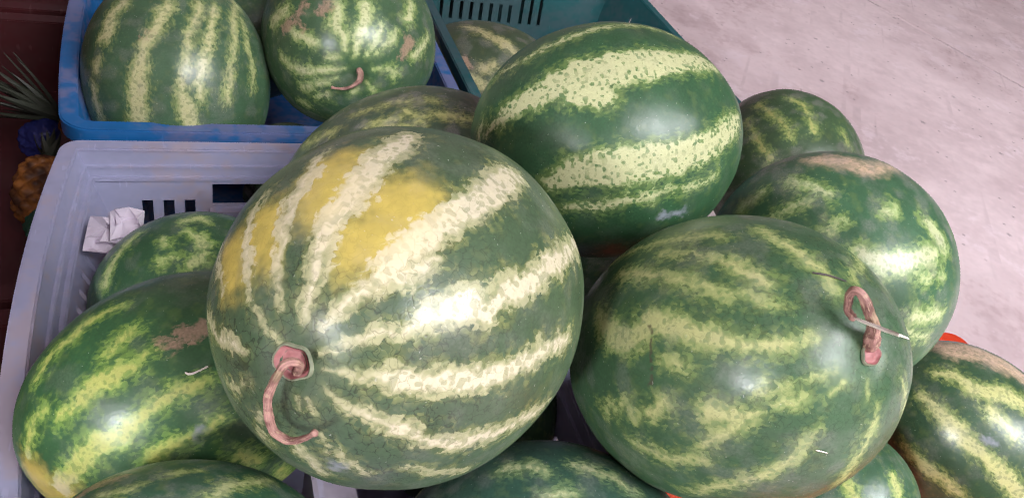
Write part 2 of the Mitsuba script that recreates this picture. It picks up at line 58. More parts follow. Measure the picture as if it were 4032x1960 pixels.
PAR = {"A": [1.1, 0.54, 0.5, 0.345, 0.05460000000000001, 0.09200000000000001, 0.048, 0.15667999999999999, 0.18128, 0.06648, 1.0, 0.12, 0.02, 0.5, 0.004], "F": [2.3, 0.42, 0.44, 0.24, 0.0282, 0.07880000000000001, 0.034800000000000005, 0.11567999999999999, 0.18128, 0.05418, 0.25, 0.05, 0.004, 0.95, 0.004], "C": [3.7, 0.41, 0.43, 0.19, 0.048, 0.10520000000000002, 0.05020000000000001, 0.151936, 0.21753599999999998, 0.069936, 0.7, 0.17, 0.014, 0.6, 0.012], "D": [4.9, 0.43, 0.48, 0.26, 0.0436, 0.10850000000000001, 0.05460000000000001, 0.17265599999999998, 0.262856, 0.082456, 0.3, 0.25, 0.008, 0.6, 0.012], "G": [5.3, 0.3, 0.32, 0.11, 0.041400000000000006, 0.08100000000000002, 0.037000000000000005, 0.12388, 0.18128, 0.058280000000000005, 0.2, 0.25, 0.008, 0.6, 0.012], "H": [6.1, 0.45, 0.46, 0.2, 0.034800000000000005, 0.07880000000000001, 0.0392, 0.16919999999999996, 0.22659999999999997, 0.07079999999999999, 0.3, 0.15, 0.008, 0.6, 0.012], "I": [7.7, 0.42, 0.46, 0.16, 0.041400000000000006, 0.1008, 0.0524, 0.17351999999999998, 0.27191999999999994, 0.06692, 0.3, 0.15, 0.008, 0.6, 0.012], "J": [8.2, 0.46, 0.48, 0.27, 0.034800000000000005, 0.08320000000000001, 0.05900000000000001, 0.14373599999999997, 0.21753599999999998, 0.094536, 1.0, 0.2, 0.008, 0.6, 0.012], "E": [9.4, 0.42, 0.46, 0.13, 0.037000000000000005, 0.10300000000000001, 0.041400000000000006, 0.15711999999999998, 0.27191999999999994, 0.058719999999999994, 0.2, 0.12, 0.008, 0.6, 0.012], "K": [10.6, 0.42, 0.46, 0.2, 0.032600000000000004, 0.09200000000000001, 0.048, 0.170064, 0.23566399999999998, 0.07166399999999999, 0.3, 0.2, 0.008, 0.6, 0.012], "L": [11.8, 0.42, 0.48, 0.2, 0.037000000000000005, 0.09750000000000002, 0.04580000000000001, 0.16532, 0.27191999999999994, 0.06692, 0.2, 0.15, 0.008, 0.6, 0.012], "B": [12.1, 0.4, 0.4, 0.16, 0.048, 0.07660000000000002, 0.04580000000000001, 0.15667999999999999, 0.18128, 0.06648, 0.2, 0.34, 0.008, 0.6, 0.012], "N": [13.2, 0.48, 0.48, 0.25, 0.05460000000000001, 0.11400000000000002, 0.05900000000000001, 0.17826399999999998, 0.23566399999999998, 0.08396399999999998, 0.2, 0.18, 0.018, 0.6, 0.012], "O": [14.4, 0.48, 0.51, 0.27, 0.05020000000000001, 0.10520000000000002, 0.05020000000000001, 0.180856, 0.262856, 0.082456, 0.3, 0.18, 0.014, 0.6, 0.012], "Q": [15.5, 0.36, 0.34, 0.17, 0.0436, 0.07, 0.037000000000000005, 0.13768799999999998, 0.154088, 0.063888, 0.2, 0.2, 0.008, 0.6, 0.012], "P": [16.6, 0.36, 0.34, 0.18, 0.0436, 0.07, 0.037000000000000005, 0.14028, 0.18128, 0.058280000000000005, 0.2, 0.3, 0.008, 0.6, 0.012], "S": [28.3, 0.42, 0.46, 0.18, 0.037000000000000005, 0.09200000000000001, 0.04250000000000001, 0.163592, 0.253792, 0.065192, 0.3, 0.2, 0.008, 0.6, 0.012], "U": [28.5, 0.42, 0.46, 0.18, 0.037000000000000005, 0.09200000000000001, 0.04250000000000001, 0.163592, 0.253792, 0.065192, 0.3, 0.2, 0.008, 0.6, 0.012], "V": [28.6, 0.42, 0.46, 0.18, 0.037000000000000005, 0.09200000000000001, 0.04250000000000001, 0.163592, 0.253792, 0.065192, 0.3, 0.2, 0.008, 0.6, 0.012], "T": [28.4, 0.42, 0.46, 0.18, 0.037000000000000005, 0.09200000000000001, 0.04250000000000001, 0.163592, 0.253792, 0.065192, 0.3, 0.2, 0.008, 0.6, 0.012]}
STROKE = []           # a(3) b(3) ra rb kind
FIRST = [0]
KIND = {'P': 0, 'Y': 1, 'K': 2, 'R': 3, 'G': 4, 'D': 5}
for mi_, nm in enumerate(ORDER):
    for kd, pts in MARKS[nm]:
        pts = np.array(pts)
        if len(pts) == 1: pts = np.vstack([pts, pts + [0.001, 0, 0, 0]])
        for a, b in zip(pts[:-1], pts[1:]):
            STROKE.append([*a[:3], *b[:3], a[3], b[3], KIND[kd]])
    # the sides the photograph does not show: long stripes from the stem to the blossom end
    seen = np.array(SIDE[nm]); r_ = np.random.default_rng(mi_ + 50)
    for k in range(11):
        lon = (k + r_.uniform(-.3, .3)) * 2 * math.pi / 11; th = np.linspace(0.25, 2.9, 5)
        w = r_.uniform(.05, .1); ph = lon + np.cumsum(r_.uniform(-.06, .06, 5))
        q = np.stack([np.sin(th) * np.cos(ph), np.sin(th) * np.sin(ph), np.cos(th)], 1)
        for j in range(4):
            if max(q[j] @ seen, q[j + 1] @ seen) < -0.22:
                STROKE.append([*q[j], *q[j + 1], w * math.sin(th[j]), w * math.sin(th[j + 1]), 0])
    FIRST.append(len(STROKE))
ST = np.array(STROKE, np.float32).T
TAB = [mi.Float(np.ascontiguousarray(r)) for r in ST]
FIRST_T = mi.UInt32(np.array(FIRST, np.uint32))
PAR_T = [mi.Float(np.array([PAR[n][k] for n in ORDER], np.float32)) for k in range(len(PAR[ORDER[0]]))]
dr.eval(TAB, FIRST_T, PAR_T)

def rind_frame(uv):
    idx = mi.UInt32(dr.clip(dr.floor(uv.x / 10 + 0.001), 0, len(ORDER) - 1))
    lon = uv.x - 10 * mi.Float(idx); th = uv.y
    s = dr.sin(th)
    return idx, s * dr.cos(lon), s * dr.sin(lon), dr.cos(th), th * dr.cos(lon), th * dr.sin(lon)

def stroke_fields(idx, x, y, z):
    i0, i1 = dr.gather(mi.UInt32, FIRST_T, idx), dr.gather(mi.UInt32, FIRST_T, idx + 1)
    def body(i, s0, s1, s2, s3, s4, s5, x, y, z, i1):
        ax, ay, az, bx_, by_, bz_, ra, rb, kd = (dr.gather(mi.Float, t, i) for t in TAB)
        ux, uy, uz = bx_ - ax, by_ - ay, bz_ - az
        px, py, pz = x - ax, y - ay, z - az
        t = dr.clip((px * ux + py * uy + pz * uz) / dr.maximum(ux * ux + uy * uy + uz * uz, 1e-9), 0, 1)
        dx, dy, dz = px - t * ux, py - t * uy, pz - t * uz
        s = dr.lerp(ra, rb, t) - dr.sqrt(dx * dx + dy * dy + dz * dz)
        f = lambda old, k: dr.maximum(old, dr.select(dr.abs(kd - k) < 0.5, s, -1.0))
        return i + 1, f(s0, 0), f(s1, 1), f(s2, 2), f(s3, 3), f(s4, 4), f(s5, 5), x, y, z, i1
    m = mi.Float(-1.0)
    out = dr.while_loop((i0, m, m, m, m, m, m, mi.Float(x), mi.Float(y), mi.Float(z), i1), lambda i, a, b, c, d, e, g, x, y, z, i1: i < i1, body)
    return out[1:7]

def rind_colour(p, n, uv):
    idx, x, y, z, ax, ay = rind_frame(uv)
    par = [dr.gather(mi.Float, t, idx) for t in PAR_T]
    sd = par[0]
    pale, dark, edge = mi.Color3f(*par[1:4]), mi.Color3f(*par[4:7]), mi.Color3f(*par[7:10])
    crack, dust = par[10], par[11]
    X, Y, Z = x + sd, y + sd * 0.7, z + sd * 1.3
    # ragged outlines: the lookup point is shaken by coarse and fine noise
    j1, j2, j3 = n3(X * 13, Y * 13, Z * 13) - .5, n3(X * 13 + 40, Y * 13, Z * 13) - .5, n3(X * 13, Y * 13 + 40, Z * 13) - .5
    near = dr.clip(dr.sqrt(x * x + y * y) * 2.2 + dr.select(z < 0, 1.0, 0.0), .3, 1)
    k1, k2, k3 = n3(x * 42 + sd, y * 42, z * 42) - .5, n3(x * 42 + 40, y * 42, z * 42) - .5, n3(x * 42, y * 42 + 40, z * 42) - .5
    wx, wy, wz = x + near * (.05 * j1 + .034 * k1), y + near * (.05 * j2 + .034 * k2), z + near * (.05 * j3 + .034 * k3)
    s, sy, sk, sr, sg, sx = stroke_fields(idx, wx, wy, wz)
    d1, d2, cell = vor(ax * 20 + .9 * k1 + sd, ay * 20 + .9 * k2)
    e1, e2, cell2 = vor(ax * 39 + k2, ay * 39 + k3 + sd)
    big, mid, fine = fbm(X * 5, Y * 5, Z * 5), fbm(X * 16, Y * 16, Z * 16), n3(X * 90, Y * 90, Z * 90)
    sp = s + par[12] * (near * 1.25 - .25) + near * ((cell - .5) * .03 + (cell2 - .5) * .022 + (mid - .5) * .06)
    soft = par[14]
    wp = sst(-.004 - soft, .012 + soft, sp)
    we = sst(-.075 - 1.5 * soft, .004, s - .03 * (1 - near) + near * ((cell2 - .5) * .05 + (mid - .5) * .11)) * (.5 + .5 * big) * (.25 + .75 * near)
    green = dark * (.78 + .44 * big) * (.90 + .20 * fine)
    green = mix(green, edge * .7, sst(.50, .8, mid) * .34)
    col = mix(green, edge * (.8 + .4 * cell2), we)
    fleck = sst(.58, .72, n3(X * 36, Y * 36, Z * 36)) * (1 - sst(.02, .16, s)) + .7 * sst(.70, .80, n3(X * 40, Y * 40 + 9, Z * 40))
    light = mix(edge * 1.25, pale, dr.clip(.35 + sst(.0, .05, s), 0, 1)) * (.97 + .06 * cell) * (.93 + .14 * fine)
    light = mix(light, mix(edge * 1.1, dark * 1.5, cell2 * .6), dr.clip(fleck, 0, 1) * par[13])
    light = mix(light, edge, (1 - sst(.0, .07, d2 - d1)) * sst(.42, .62, mid) * .35)
    col = mix(col, light, wp)
    # ground spot: where the fruit lay on the soil the rind has turned yellow, paler on the stripes
    yy = sst(-.20, .02, sy + (mid - .5) * .12 + (big - .5) * .08)
    col = mix(col, mix(mi.Color3f(.54, .42, .095) * (.85 + .3 * mid), mi.Color3f(.62, .54, .33), wp), yy * .74)
    kk = sst(-.10, .07, sk + (mid - .5) * .10 + (big - .5) * .06)
    col = mix(col, mix((.56, .41, .31), (.72, .53, .35), mid), kk * (.5 + .4 * cell2))
    # netting: fine dark cracks of the skin, strongest round the stem
    net = (1 - sst(.02, .15, d2 - d1)) * sst(.30, .50, mid + .2 * (cell - .5)) + .6 * (1 - sst(.02, .12, e2 - e1)) * sst(.5, .7, n3(X * 9, Y * 9, Z * 9))
    col = col * (1 - dr.clip(net, 0, 1) * crack * .46 * (1 - .75 * sst(.55, 1.25, uv.y)) * (1 - .8 * yy) * (1 - .55 * wp))
    # corky scars, grey wax film, market dust
    col = mix(col, mi.Color3f(.075, .06, .04), sst(-.012, .004, sx + (mid - .5) * .012) * .75)
    col = mix(col, mix((.26, .19, .12), (.44, .28, .21), fine), sst(-.05, .02, sr + (mid - .5) * .09 + (cell2 - .5) * .04) * .75)
    col = mix(col, mi.Color3f(.27, .29, .34), sst(-.03, .05, sg + (mid - .5) * .12) * .75)
    spots = sst(.45, .72, fbm(X * 7 + 3, Y * 7, Z * 7, 4)) * (.55 + .6 * fine)
    col = mix(col, mi.Color3f(.30, .27, .27), dr.clip(spots * dust, 0, .75))
    speck = sst(.93, .97, n3(X * 75 + 7, Y * 75, Z * 75))
    col = mix(col, mi.Color3f(.55, .55, .50), speck * .35)
    return dr.clip(col, 0.005, 0.9)

def rind_height(p, n, uv):
    idx, x, y, z, ax, ay = rind_frame(uv)
    crack, sd = dr.gather(mi.Float, PAR_T[10], idx), dr.gather(mi.Float, PAR_T[0], idx)
    k1, k2 = n3(x * 42 + sd, y * 42, z * 42) - .5, n3(x * 42 + 40, y * 42, z * 42) - .5
    d1, d2, cell = vor(ax * 20 + .9 * k1 + sd, ay * 20 + .9 * k2)
    return 0.10 * sst(.0, .13, d2 - d1) * (.2 + crack) + fbm(x * 18 + sd, y * 18, z * 18, 2) * .45 + .13 * n3(x * 110, y * 110, z * 110)

def rind_rough(p, n, uv):
    idx, x, y, z, ax, ay = rind_frame(uv)
    return .22 + .22 * fbm(x * 8 + dr.gather(mi.Float, PAR_T[0], idx), y * 8, z * 8)

scene['rind'] = {'type': 'twosided', 'bsdf': {'type': 'bumpmap', 'arbitrary': mikit.proc(rind_height, eps=4e-4), 'scale': 0.0004,
                 'bsdf': {'type': 'principled', 'base_color': mikit.proc(rind_colour), 'roughness': mikit.proc(rind_rough), 'specular': 0.5}}}

def stem_colour(p, n, uv):
    g = fbm(p.x * 160, p.y * 160, p.z * 160); st = n3(uv.x * 16, uv.y * 3, 1.0) * .5 + n3(uv.x * 44, uv.y * 7, 4.0) * .5
    c = mix((.13, .065, .05), (.40, .225, .19), sst(.25, .75, g * .6 + st * .4))
    c = mix(c, mi.Color3f(.50, .38, .25), sst(.66, .85, n3(uv.x * 30, uv.y * 8, 7.0)) * .45)
    return mix(c, mi.Color3f(.20, .17, .09), sst(.6, .8, n3(p.x * 70, p.y * 70, p.z * 70)) * .5)
scene['stem_bark'] = principled(mikit.proc(stem_colour), .62, .35)
scene['straw'] = principled((.72, .66, .58), .5)
scene['dark_fibre'] = principled((.07, .06, .06), .7)

def plastic(base, grime, amount, scale=9.0, rough=.42, spec=.45):
    def colour(p, n, uv):
        a = fbm(p.x * scale, p.y * scale, p.z * scale, 4); b = fbm(p.x * 75 + 3, p.y * 75, p.z * 75)
        sc = n3(p.x * 260, p.y * 40, p.z * 40)
        c = mi.Color3f(*base) * (.9 + .2 * b)
        c = mix(c, mi.Color3f(*grime), sst(.43, .64, a * .7 + b * .35) * amount)
        return mix(c, mi.Color3f(*base) * 1.5 + .04, sst(.86, .95, sc) * .25)
    return principled(mikit.proc(colour), rough, spec)
scene['grey_plastic'] = plastic((.275, .285, .41), (.33, .26, .27), .6)
scene['blue_plastic'] = plastic((.010, .105, .29), (.13, .14, .25), .8, rough=.4)
scene['teal_plastic'] = plastic((.010, .075, .08), (.05, .07, .08), .5)
scene['red_plastic'] = plastic((.05, .007, .009), (.04, .015, .015), .5, rough=.5)
scene['orange_red_plastic'] = plastic((.55, .045, .015), (.35, .10, .06), .4)

JX = [[2.691, 2.456], [2.927, 1.774]]        # two points of the slab's joint
JN = [-(JX[1][1] - JX[0][1]), JX[1][0] - JX[0][0]]; JN = [v / math.hypot(*JN) for v in JN]
def floor_colour(p, n, uv):
    x, y = p.x, p.y
    a, b, c = fbm(x * 2.1, y * 2.1, 0, 4), fbm(x * 11 + 5, y * 11, 2, 4), fbm(x * 60, y * 60, 4, 3)
    col = mix((.535, .435, .445), (.655, .55, .56), sst(.25, .75, a * .4 + b * .6))
    col = mix(col, mi.Color3f(.38, .28, .285), sst(.54, .80, fbm(x * 3 + 9, y * 3, 7, 4) * .7 + c * .3) * .7)
    col = mix(col, mi.Color3f(.66, .57, .60), sst(.60, .78, fbm(x * 8 + 2, y * 8 + 6, 3, 3) * .65 + c * .35) * .6)
    # trolley scuffs: stretched streaks
    u, v = x * .62 + y * .78, -x * .78 + y * .62
    col = mix(col, mi.Color3f(.28, .21, .22), sst(.74, .9, n3(u * 2.2, v * 60, 2.0)) * sst(.45, .65, b) * .2)
    d1, d2, ce = vor(x * 8.5, y * 8.5)
    col = mix(col, mi.Color3f(.12, .09, .10), (1 - sst(.03, .09, d1 + .06 * (c - .5))) * sst(.90, .92, ce) * .45)
    e1, e2, ci = vor(x * 26 + 4, y * 26)
    col = mix(col, mi.Color3f(.17, .12, .13), (1 - sst(.05, .16, e1)) * sst(.90, .92, ci) * .55)
    # grit packed into the slab joint
    jd = dr.abs((x - JX[0][0]) * JN[0] + (y - JX[0][1]) * JN[1])
    col = mix(col, mi.Color3f(.17, .13, .135), (1 - sst(.003, .011, jd + .008 * (c - .5))) * sst(.3, .55, b) * .5)
    return col * (.93 + .14 * c)
def floor_height(p, n, uv): return fbm(p.x * 30, p.y * 30, 0, 4)
scene['concrete'] = {'type': 'twosided', 'bsdf': {'type': 'bumpmap', 'arbitrary': mikit.proc(floor_height, eps=1e-3), 'scale': 0.0009,
                     'bsdf': {'type': 'principled', 'base_color': mikit.proc(floor_colour), 'roughness': .55, 'specular': .35}}}
scene['hall_paint'] = principled((.30, .24, .25), .8)
scene['lamp_frame'] = principled((.5, .5, .52), .5)

# ---------------------------------------------------------------- the place: floor and the market hall round it
def floor_mesh():
    g, w = 0.004, 0.006     # the pour joint in the slab, a real groove
    p0, p1 = np.array(JX[0]), np.array(JX[1]); d = (p1 - p0) / np.linalg.norm(p1 - p0); nrm = np.array([-d[1], d[0]])
    c = (p0 + p1) / 2; L = 20
    prof = [(-L, 0), (-w, 0), (-.0012, -g), (.0012, -g), (w, 0), (L, 0)]
    v = np.array([[*(c + nrm * s + d * t), z] for t in (-L, L) for s, z in prof]); k = len(prof)
    return v, np.array([[i, i + 1, k + i + 1, k + i] for i in range(k - 1)])[:, ::-1]
struct('floor', floor_mesh(), 'concrete')
X0, X1, Y0, Y1, ZR = -6.2, 6.0, -3.6, 6.5, 3.9
# roof with a rectangular hole for the skylight panel
SKY_A = [2.1,-2.45,1.6,1.0]   # centre x, y, half sizes
roof = box(X0, Y0, X1 + 1, Y1).difference(box(SKY_A[0] - SKY_A[2], SKY_A[1] - SKY_A[3], SKY_A[0] + SKY_A[2], SKY_A[1] + SKY_A[3]))
m = ext(roof, .15); m.apply_translation([0, 0, ZR]); struct('roof', m, 'hall_paint')
WIN = [-4.7,2.95,0.6,0.42]       # centre x, z, half sizes, in the wall behind
wall = box(X0, 0, X1, ZR).difference(box(WIN[0] - WIN[2], WIN[1] - WIN[3], WIN[0] + WIN[2], WIN[1] + WIN[3]))
m = ext(wall, .2); m.apply_transform(trimesh.transformations.rotation_matrix(math.pi / 2, [1, 0, 0])); m.apply_translation([0, Y0, 0])
w1 = add('hall_wall', m, 'hall_paint'); tag(w1, 'dull pink market hall wall with a high bright window', 'wall')
w2 = add('hall_wall', bx(X0 - .2, X0, Y0, Y1, 0, ZR), 'hall_paint'); tag(w2, 'dull pink side wall of the market hall left of the crates', 'wall')
w3 = add('hall_wall', bx(X0, X1, Y1, Y1 + .2, 0, ZR), 'hall_paint'); tag(w3, 'dull pink far wall of the market hall behind the crates', 'wall')
def panel(corners, rgb, key, label):
    t = name(key); tag(t, label, 'window')
    c = np.array(corners, float); ce = c.mean(0)
    scene[t + '__pane'] = {**mikit.ply((c, np.array([[0, 1, 2, 3]])), 'lamp_frame'), 'emitter': {'type': 'area', 'radiance': {'type': 'rgb', 'value': list(rgb)}}}
    bars = []
    for i in range(4):
        a, b = c[i], c[(i + 1) % 4]; lo, hi = np.minimum(a, b) - .03, np.maximum(a, b) + .03
        bars.append(bx(lo[0], hi[0], lo[1], hi[1], lo[2], hi[2]))
    scene[t + '__frame'] = mikit.ply(cat(bars), 'lamp_frame')
a = SKY_A; z = ZR + .06
panel([[a[0] - a[2], a[1] - a[3], z], [a[0] - a[2], a[1] + a[3], z], [a[0] + a[2], a[1] + a[3], z], [a[0] + a[2], a[1] - a[3], z]], LAMP_A, 'skylight', 'bright milky skylight panel in the hall roof')
a = WIN; y = Y0 - .08
panel([[a[0] - a[2], y, a[1] - a[3]], [a[0] - a[2], y, a[1] + a[3]], [a[0] + a[2], y, a[1] + a[3]], [a[0] + a[2], y, a[1] - a[3]]], LAMP_B, 'high_window', 'bright frosted window high in the wall')

# ---------------------------------------------------------------- crates
def tube_mesh(pts, radii, sides=12, grooves=0.0, cap=True):
    p = np.asarray(pts, float); n = len(p)
    t = np.gradient(p, axis=0); t /= np.linalg.norm(t, axis=1, keepdims=True) + 1e-12
    a = np.cross(t[0], [0.3, 0.2, 0.9]); a /= np.linalg.norm(a); A = []
    for i in range(n):
        a = a - (a @ t[i]) * t[i]; a /= np.linalg.norm(a); A.append(a)
    A = np.array(A); B = np.cross(t, A); ang = np.arange(sides) * 2 * np.pi / sides
    rr = np.broadcast_to(radii, (n,))[:, None] * (1 + grooves * np.cos(5 * ang)[None, :])
    v = (p[:, None] + rr[..., None] * (np.cos(ang)[None, :, None] * A[:, None] + np.sin(ang)[None, :, None] * B[:, None])).reshape(-1, 3)
    f = [[i * sides + j, i * sides + (j + 1) % sides, (i + 1) * sides + (j + 1) % sides, (i + 1) * sides + j] for i in range(n - 1) for j in range(sides)]
    f = [[q[0], q[1], q[2]] for q in f] + [[q[0], q[2], q[3]] for q in f]
    if cap:
        k = len(v); v = np.vstack([v, p[:1], p[-1:]])
        f += [[k, (j + 1) % sides, j] for j in range(sides)] + [[k + 1, (n - 1) * sides + j, (n - 1) * sides + (j + 1) % sides] for j in range(sides)]
    ln = np.r_[0, np.cumsum(np.linalg.norm(np.diff(p, axis=0), axis=1))]
    uv = np.stack([np.tile(np.abs(np.arange(sides) - sides / 2) / sides, n), np.repeat(ln * 40, sides)], 1)
    if cap: uv = np.vstack([uv, [[0, 0], [0, ln[-1] * 40]]])
    tube_mesh.uv = uv
    return v, np.array(f)

def dense(poly, step=.02): return shapely.segmentize(poly, step)

def crate(key, mat, x0, x1, y0, y1, ztop, label, holes={}, taper=.055, rim=.022, lip=.016, t=.005, bow=(0, 0, 0, 0), r=.03, ledges=(), ribs=(), pocket=None, group=None, z0=0.0):
    """Tapered plastic box. holes: side -> list of (s0, s1, z0, z1), s measured along x (far, near) or y (left, right), world coordinates."""
    root = name(key); tag(root, label, 'crate', group)
    xm, ym = (x0 + x1) / 2, (y0 + y1) / 2
    def warp(m):
        if any(bow): m = trimesh.Trimesh(*trimesh.remesh.subdivide_to_size(m.vertices, m.faces, .05, max_iter=12)); m.merge_vertices()
        v = np.array(m.vertices)
        fx, fy = np.clip((v[:, 0] - xm) / ((x1 - x0) / 2), -1, 1), np.clip((v[:, 1] - ym) / ((y1 - y0) / 2), -1, 1)
        q = np.clip(v[:, 2] / ztop, 0, 1)
        v[:, 0] += q * (1 - fy ** 2) * np.where(fx < 0, -bow[0] * -fx, bow[1] * fx)
        v[:, 1] += q * (1 - fx ** 2) * np.where(fy < 0, -bow[2] * -fy, bow[3] * fy)
        v[:, 2] += z0; m.vertices = v; return m
    outer = box(x0, y0, x1, y1).buffer(-r).buffer(r, quad_segs=6)
    ring = dense(outer.difference(outer.buffer(-rim)))
    top = ext(ring, .004); top.apply_translation([0, 0, ztop - .004])
    bead = dense(outer.buffer(-.0022).difference(outer.buffer(-rim + .0022))); b = ext(bead, .0022); b.apply_translation([0, 0, ztop - .0002])
    skirt = ext(dense(outer.buffer(-.0006).difference(outer.buffer(-.0046))), lip); skirt.apply_translation([0, 0, ztop - .0038 - lip])
    add(root + '__rim', warp(cat([top, b, skirt])), mat, smooth=25)
    h = ztop - .004; ins = rim - t
    tp = taper if isinstance(taper, dict) else dict.fromkeys(('far', 'near', 'left', 'right'), taper)
    taper_b = max(tp.values())
    def wall(side):
        taper = tp[side]; e0, e1 = (tp['left'], tp['right']) if side in ('far', 'near') else (tp['near'], tp['far'])
        lo, hi = (x0, x1) if side in ('far', 'near') else (y0, y1)
        P = Polygon([(lo + ins, h), (hi - ins, h), (hi - ins - e1 * h / ztop, .004), (lo + ins + e0 * h / ztop, .004)])
        for s0, s1, za, zb in holes.get(side, ()): P = P.difference(box(s0, za, s1, zb))
        pieces = [ext(dense(P, .03), t)]
        for zl, dep, ht in ledges:
            k0, k1 = e0 * (h - zl) / ztop, e1 * (h - zl) / ztop
            Lp = box(lo + ins + k0, zl, hi - ins - k1, zl + ht)
            for s0, s1, za, zb in holes.get(side, ()): Lp = Lp.difference(box(s0, za, s1, zb))
            e = ext(dense(Lp, .03), dep); e.apply_translation([0, 0, -dep]); pieces.append(e)      # towards the inside
        if side in ribs:
            for s in np.arange(lo + .07, hi - .05, .0875):
                e = ext(box(s, .01, s + .004, h - .02), .012); e.apply_translation([0, 0, t]); pieces.append(e)
        if pocket and pocket[0] == side:
            _, s0, s1, za, zb, dep = pocket
            e = ext(box(s0, za, s1, zb), dep); e.apply_translation([0, 0, -dep]); pieces.append(e)
        m = cat(pieces); v = np.array(m.vertices); s, zz, d = v[:, 0], v[:, 1], v[:, 2]
        off = taper * (h - zz) / ztop            # how far the wall leans in at this height
        if side == 'far': w = np.stack([s, y1 - ins - t - off + d, zz], 1)
        if side == 'near': w = np.stack([s, y0 + ins + t + off - d, zz], 1)
        if side == 'left': w = np.stack([x0 + ins + t + off - d, s, zz], 1)
        if side == 'right': w = np.stack([x1 - ins - t - off + d, s, zz], 1)
        m = trimesh.Trimesh(w, m.faces, process=False); m.fix_normals()
        add(root + '__wall', warp(m), mat)
    for side in ('far', 'near', 'left', 'right'): wall(side)
    add(root + '__base', warp(bx(x0 + ins + taper_b, x1 - ins - taper_b, y0 + ins + taper_b, y1 - ins - taper_b, .002, .008)), mat)
    return root

def slots(s0, n, pitch, w, za, zb): return [(s0 + i * pitch, s0 + i * pitch + w, za, zb) for i in range(n)]

root = crate('crate', 'grey_plastic', -.155, .455, .325, .99, .25, 'lavender grey plastic crate with slots and a handle opening, under the yellow patched watermelon',
      holes={'far': slots(-.060, 3, .028, .0145, .02, .173) + [(.034, .256, .164, .198)] + slots(.287, 3, .028, .0145, .02, .173),
             'left': slots(.40, 15, .030, .009, .03, .185), 'right': slots(.47, 13, .029, .009, .035, .17), 'near': [(.034, .256, .164, .198)]},
      bow=(.026, 0, 0, 0), r=.022, ledges=[(.224, .003, .004), (.206, .0045, .005)], pocket=('far', .03, .26, .06, .1595, .011), taper={'left': .08, 'far': .05, 'near': .05, 'right': .05}, group='plastic produce crates')
m = cat([bx(.102, .122, .385, .455, .02, .249), bx(.1235, .146, .385, .455, .02, .236)]); add(root + '__divider', m, 'grey_plastic')
crate('crate', 'grey_plastic', -.155, .435, -.32, .285, .25, 'lavender grey plastic crate nearest the viewer, mostly below the frame', holes={'far': [(.05, .25, .164, .198)]},
      r=.022, ribs=('far',), group='plastic produce crates')
crate('crate', 'blue_plastic', -.158, .453, .995, 1.60, .262, 'bright blue plastic crate holding the two rear left watermelons',
      holes={'near': [(.06, .25, .16, .196)] + slots(-.06, 3, .028, .014, .03, .15), 'far': [(.06, .25, .16, .196)]}, bow=(.016, 0, 0, 0), r=.04, rim=.024, lip=.02, group='plastic produce crates')
crate('crate', 'teal_plastic', 0.477, 1.095, 1.03, 1.81, .25, 'dark teal plastic crate with rows of slots at the top edge of the photo',
      holes={'far': slots(.597, 8, .0265, .009, .10, .145) + slots(.815, 3, .0265, .009, .10, .21) + slots(.74, 9, .0265, .009, .02, .04),
             'right': slots(1.18, 16, .03, .009, .06, .2)}, r=.025, group='plastic produce crates')
crate('crate', 'teal_plastic', .477, 1.095, 1.825, 2.55, .25, 'dark teal plastic crate standing behind the other teal one, out of the frame', group='plastic produce crates')
crate('crate', 'red_plastic', -.76, -.15, .787, 1.53, .15, 'dark red crate with pineapples left of the blue crate', taper=.01, rim=.03, group='plastic produce crates')
crate('crate', 'red_plastic', -.76, -.15, 1.545, 2.25, .15, 'dark red crate behind the one with pineapples, top left corner', taper=.01, rim=.03, group='plastic produce crates')
crate('crate', 'red_plastic', -.76, -.175, .03, .775, .15, 'dark red crate in front of the one with pineapples, at the left edge', taper=.01, rim=.03, group='plastic produce crates')
crate('crate', 'orange_red_plastic', .54, 1.26, -.05, .585, .15, 'bright orange red crate under the watermelons at lower right', taper=.01, group='plastic produce crates')
for row, yy in zip(('first', 'second', 'third', 'fourth'), (.0, .68, 1.36, 2.04)):
    for k, lv in enumerate(('bottom', 'lower middle', 'upper middle', 'topmost')):
        crate('stacked_crate', 'red_plastic', -1.5, -.84, yy, yy + .66, .25, f'{lv} dark red crate, {row} stack from the front, left of the pineapples', taper=.01, rim=.03, z0=.252 * k, group='red crates stacked on the left')


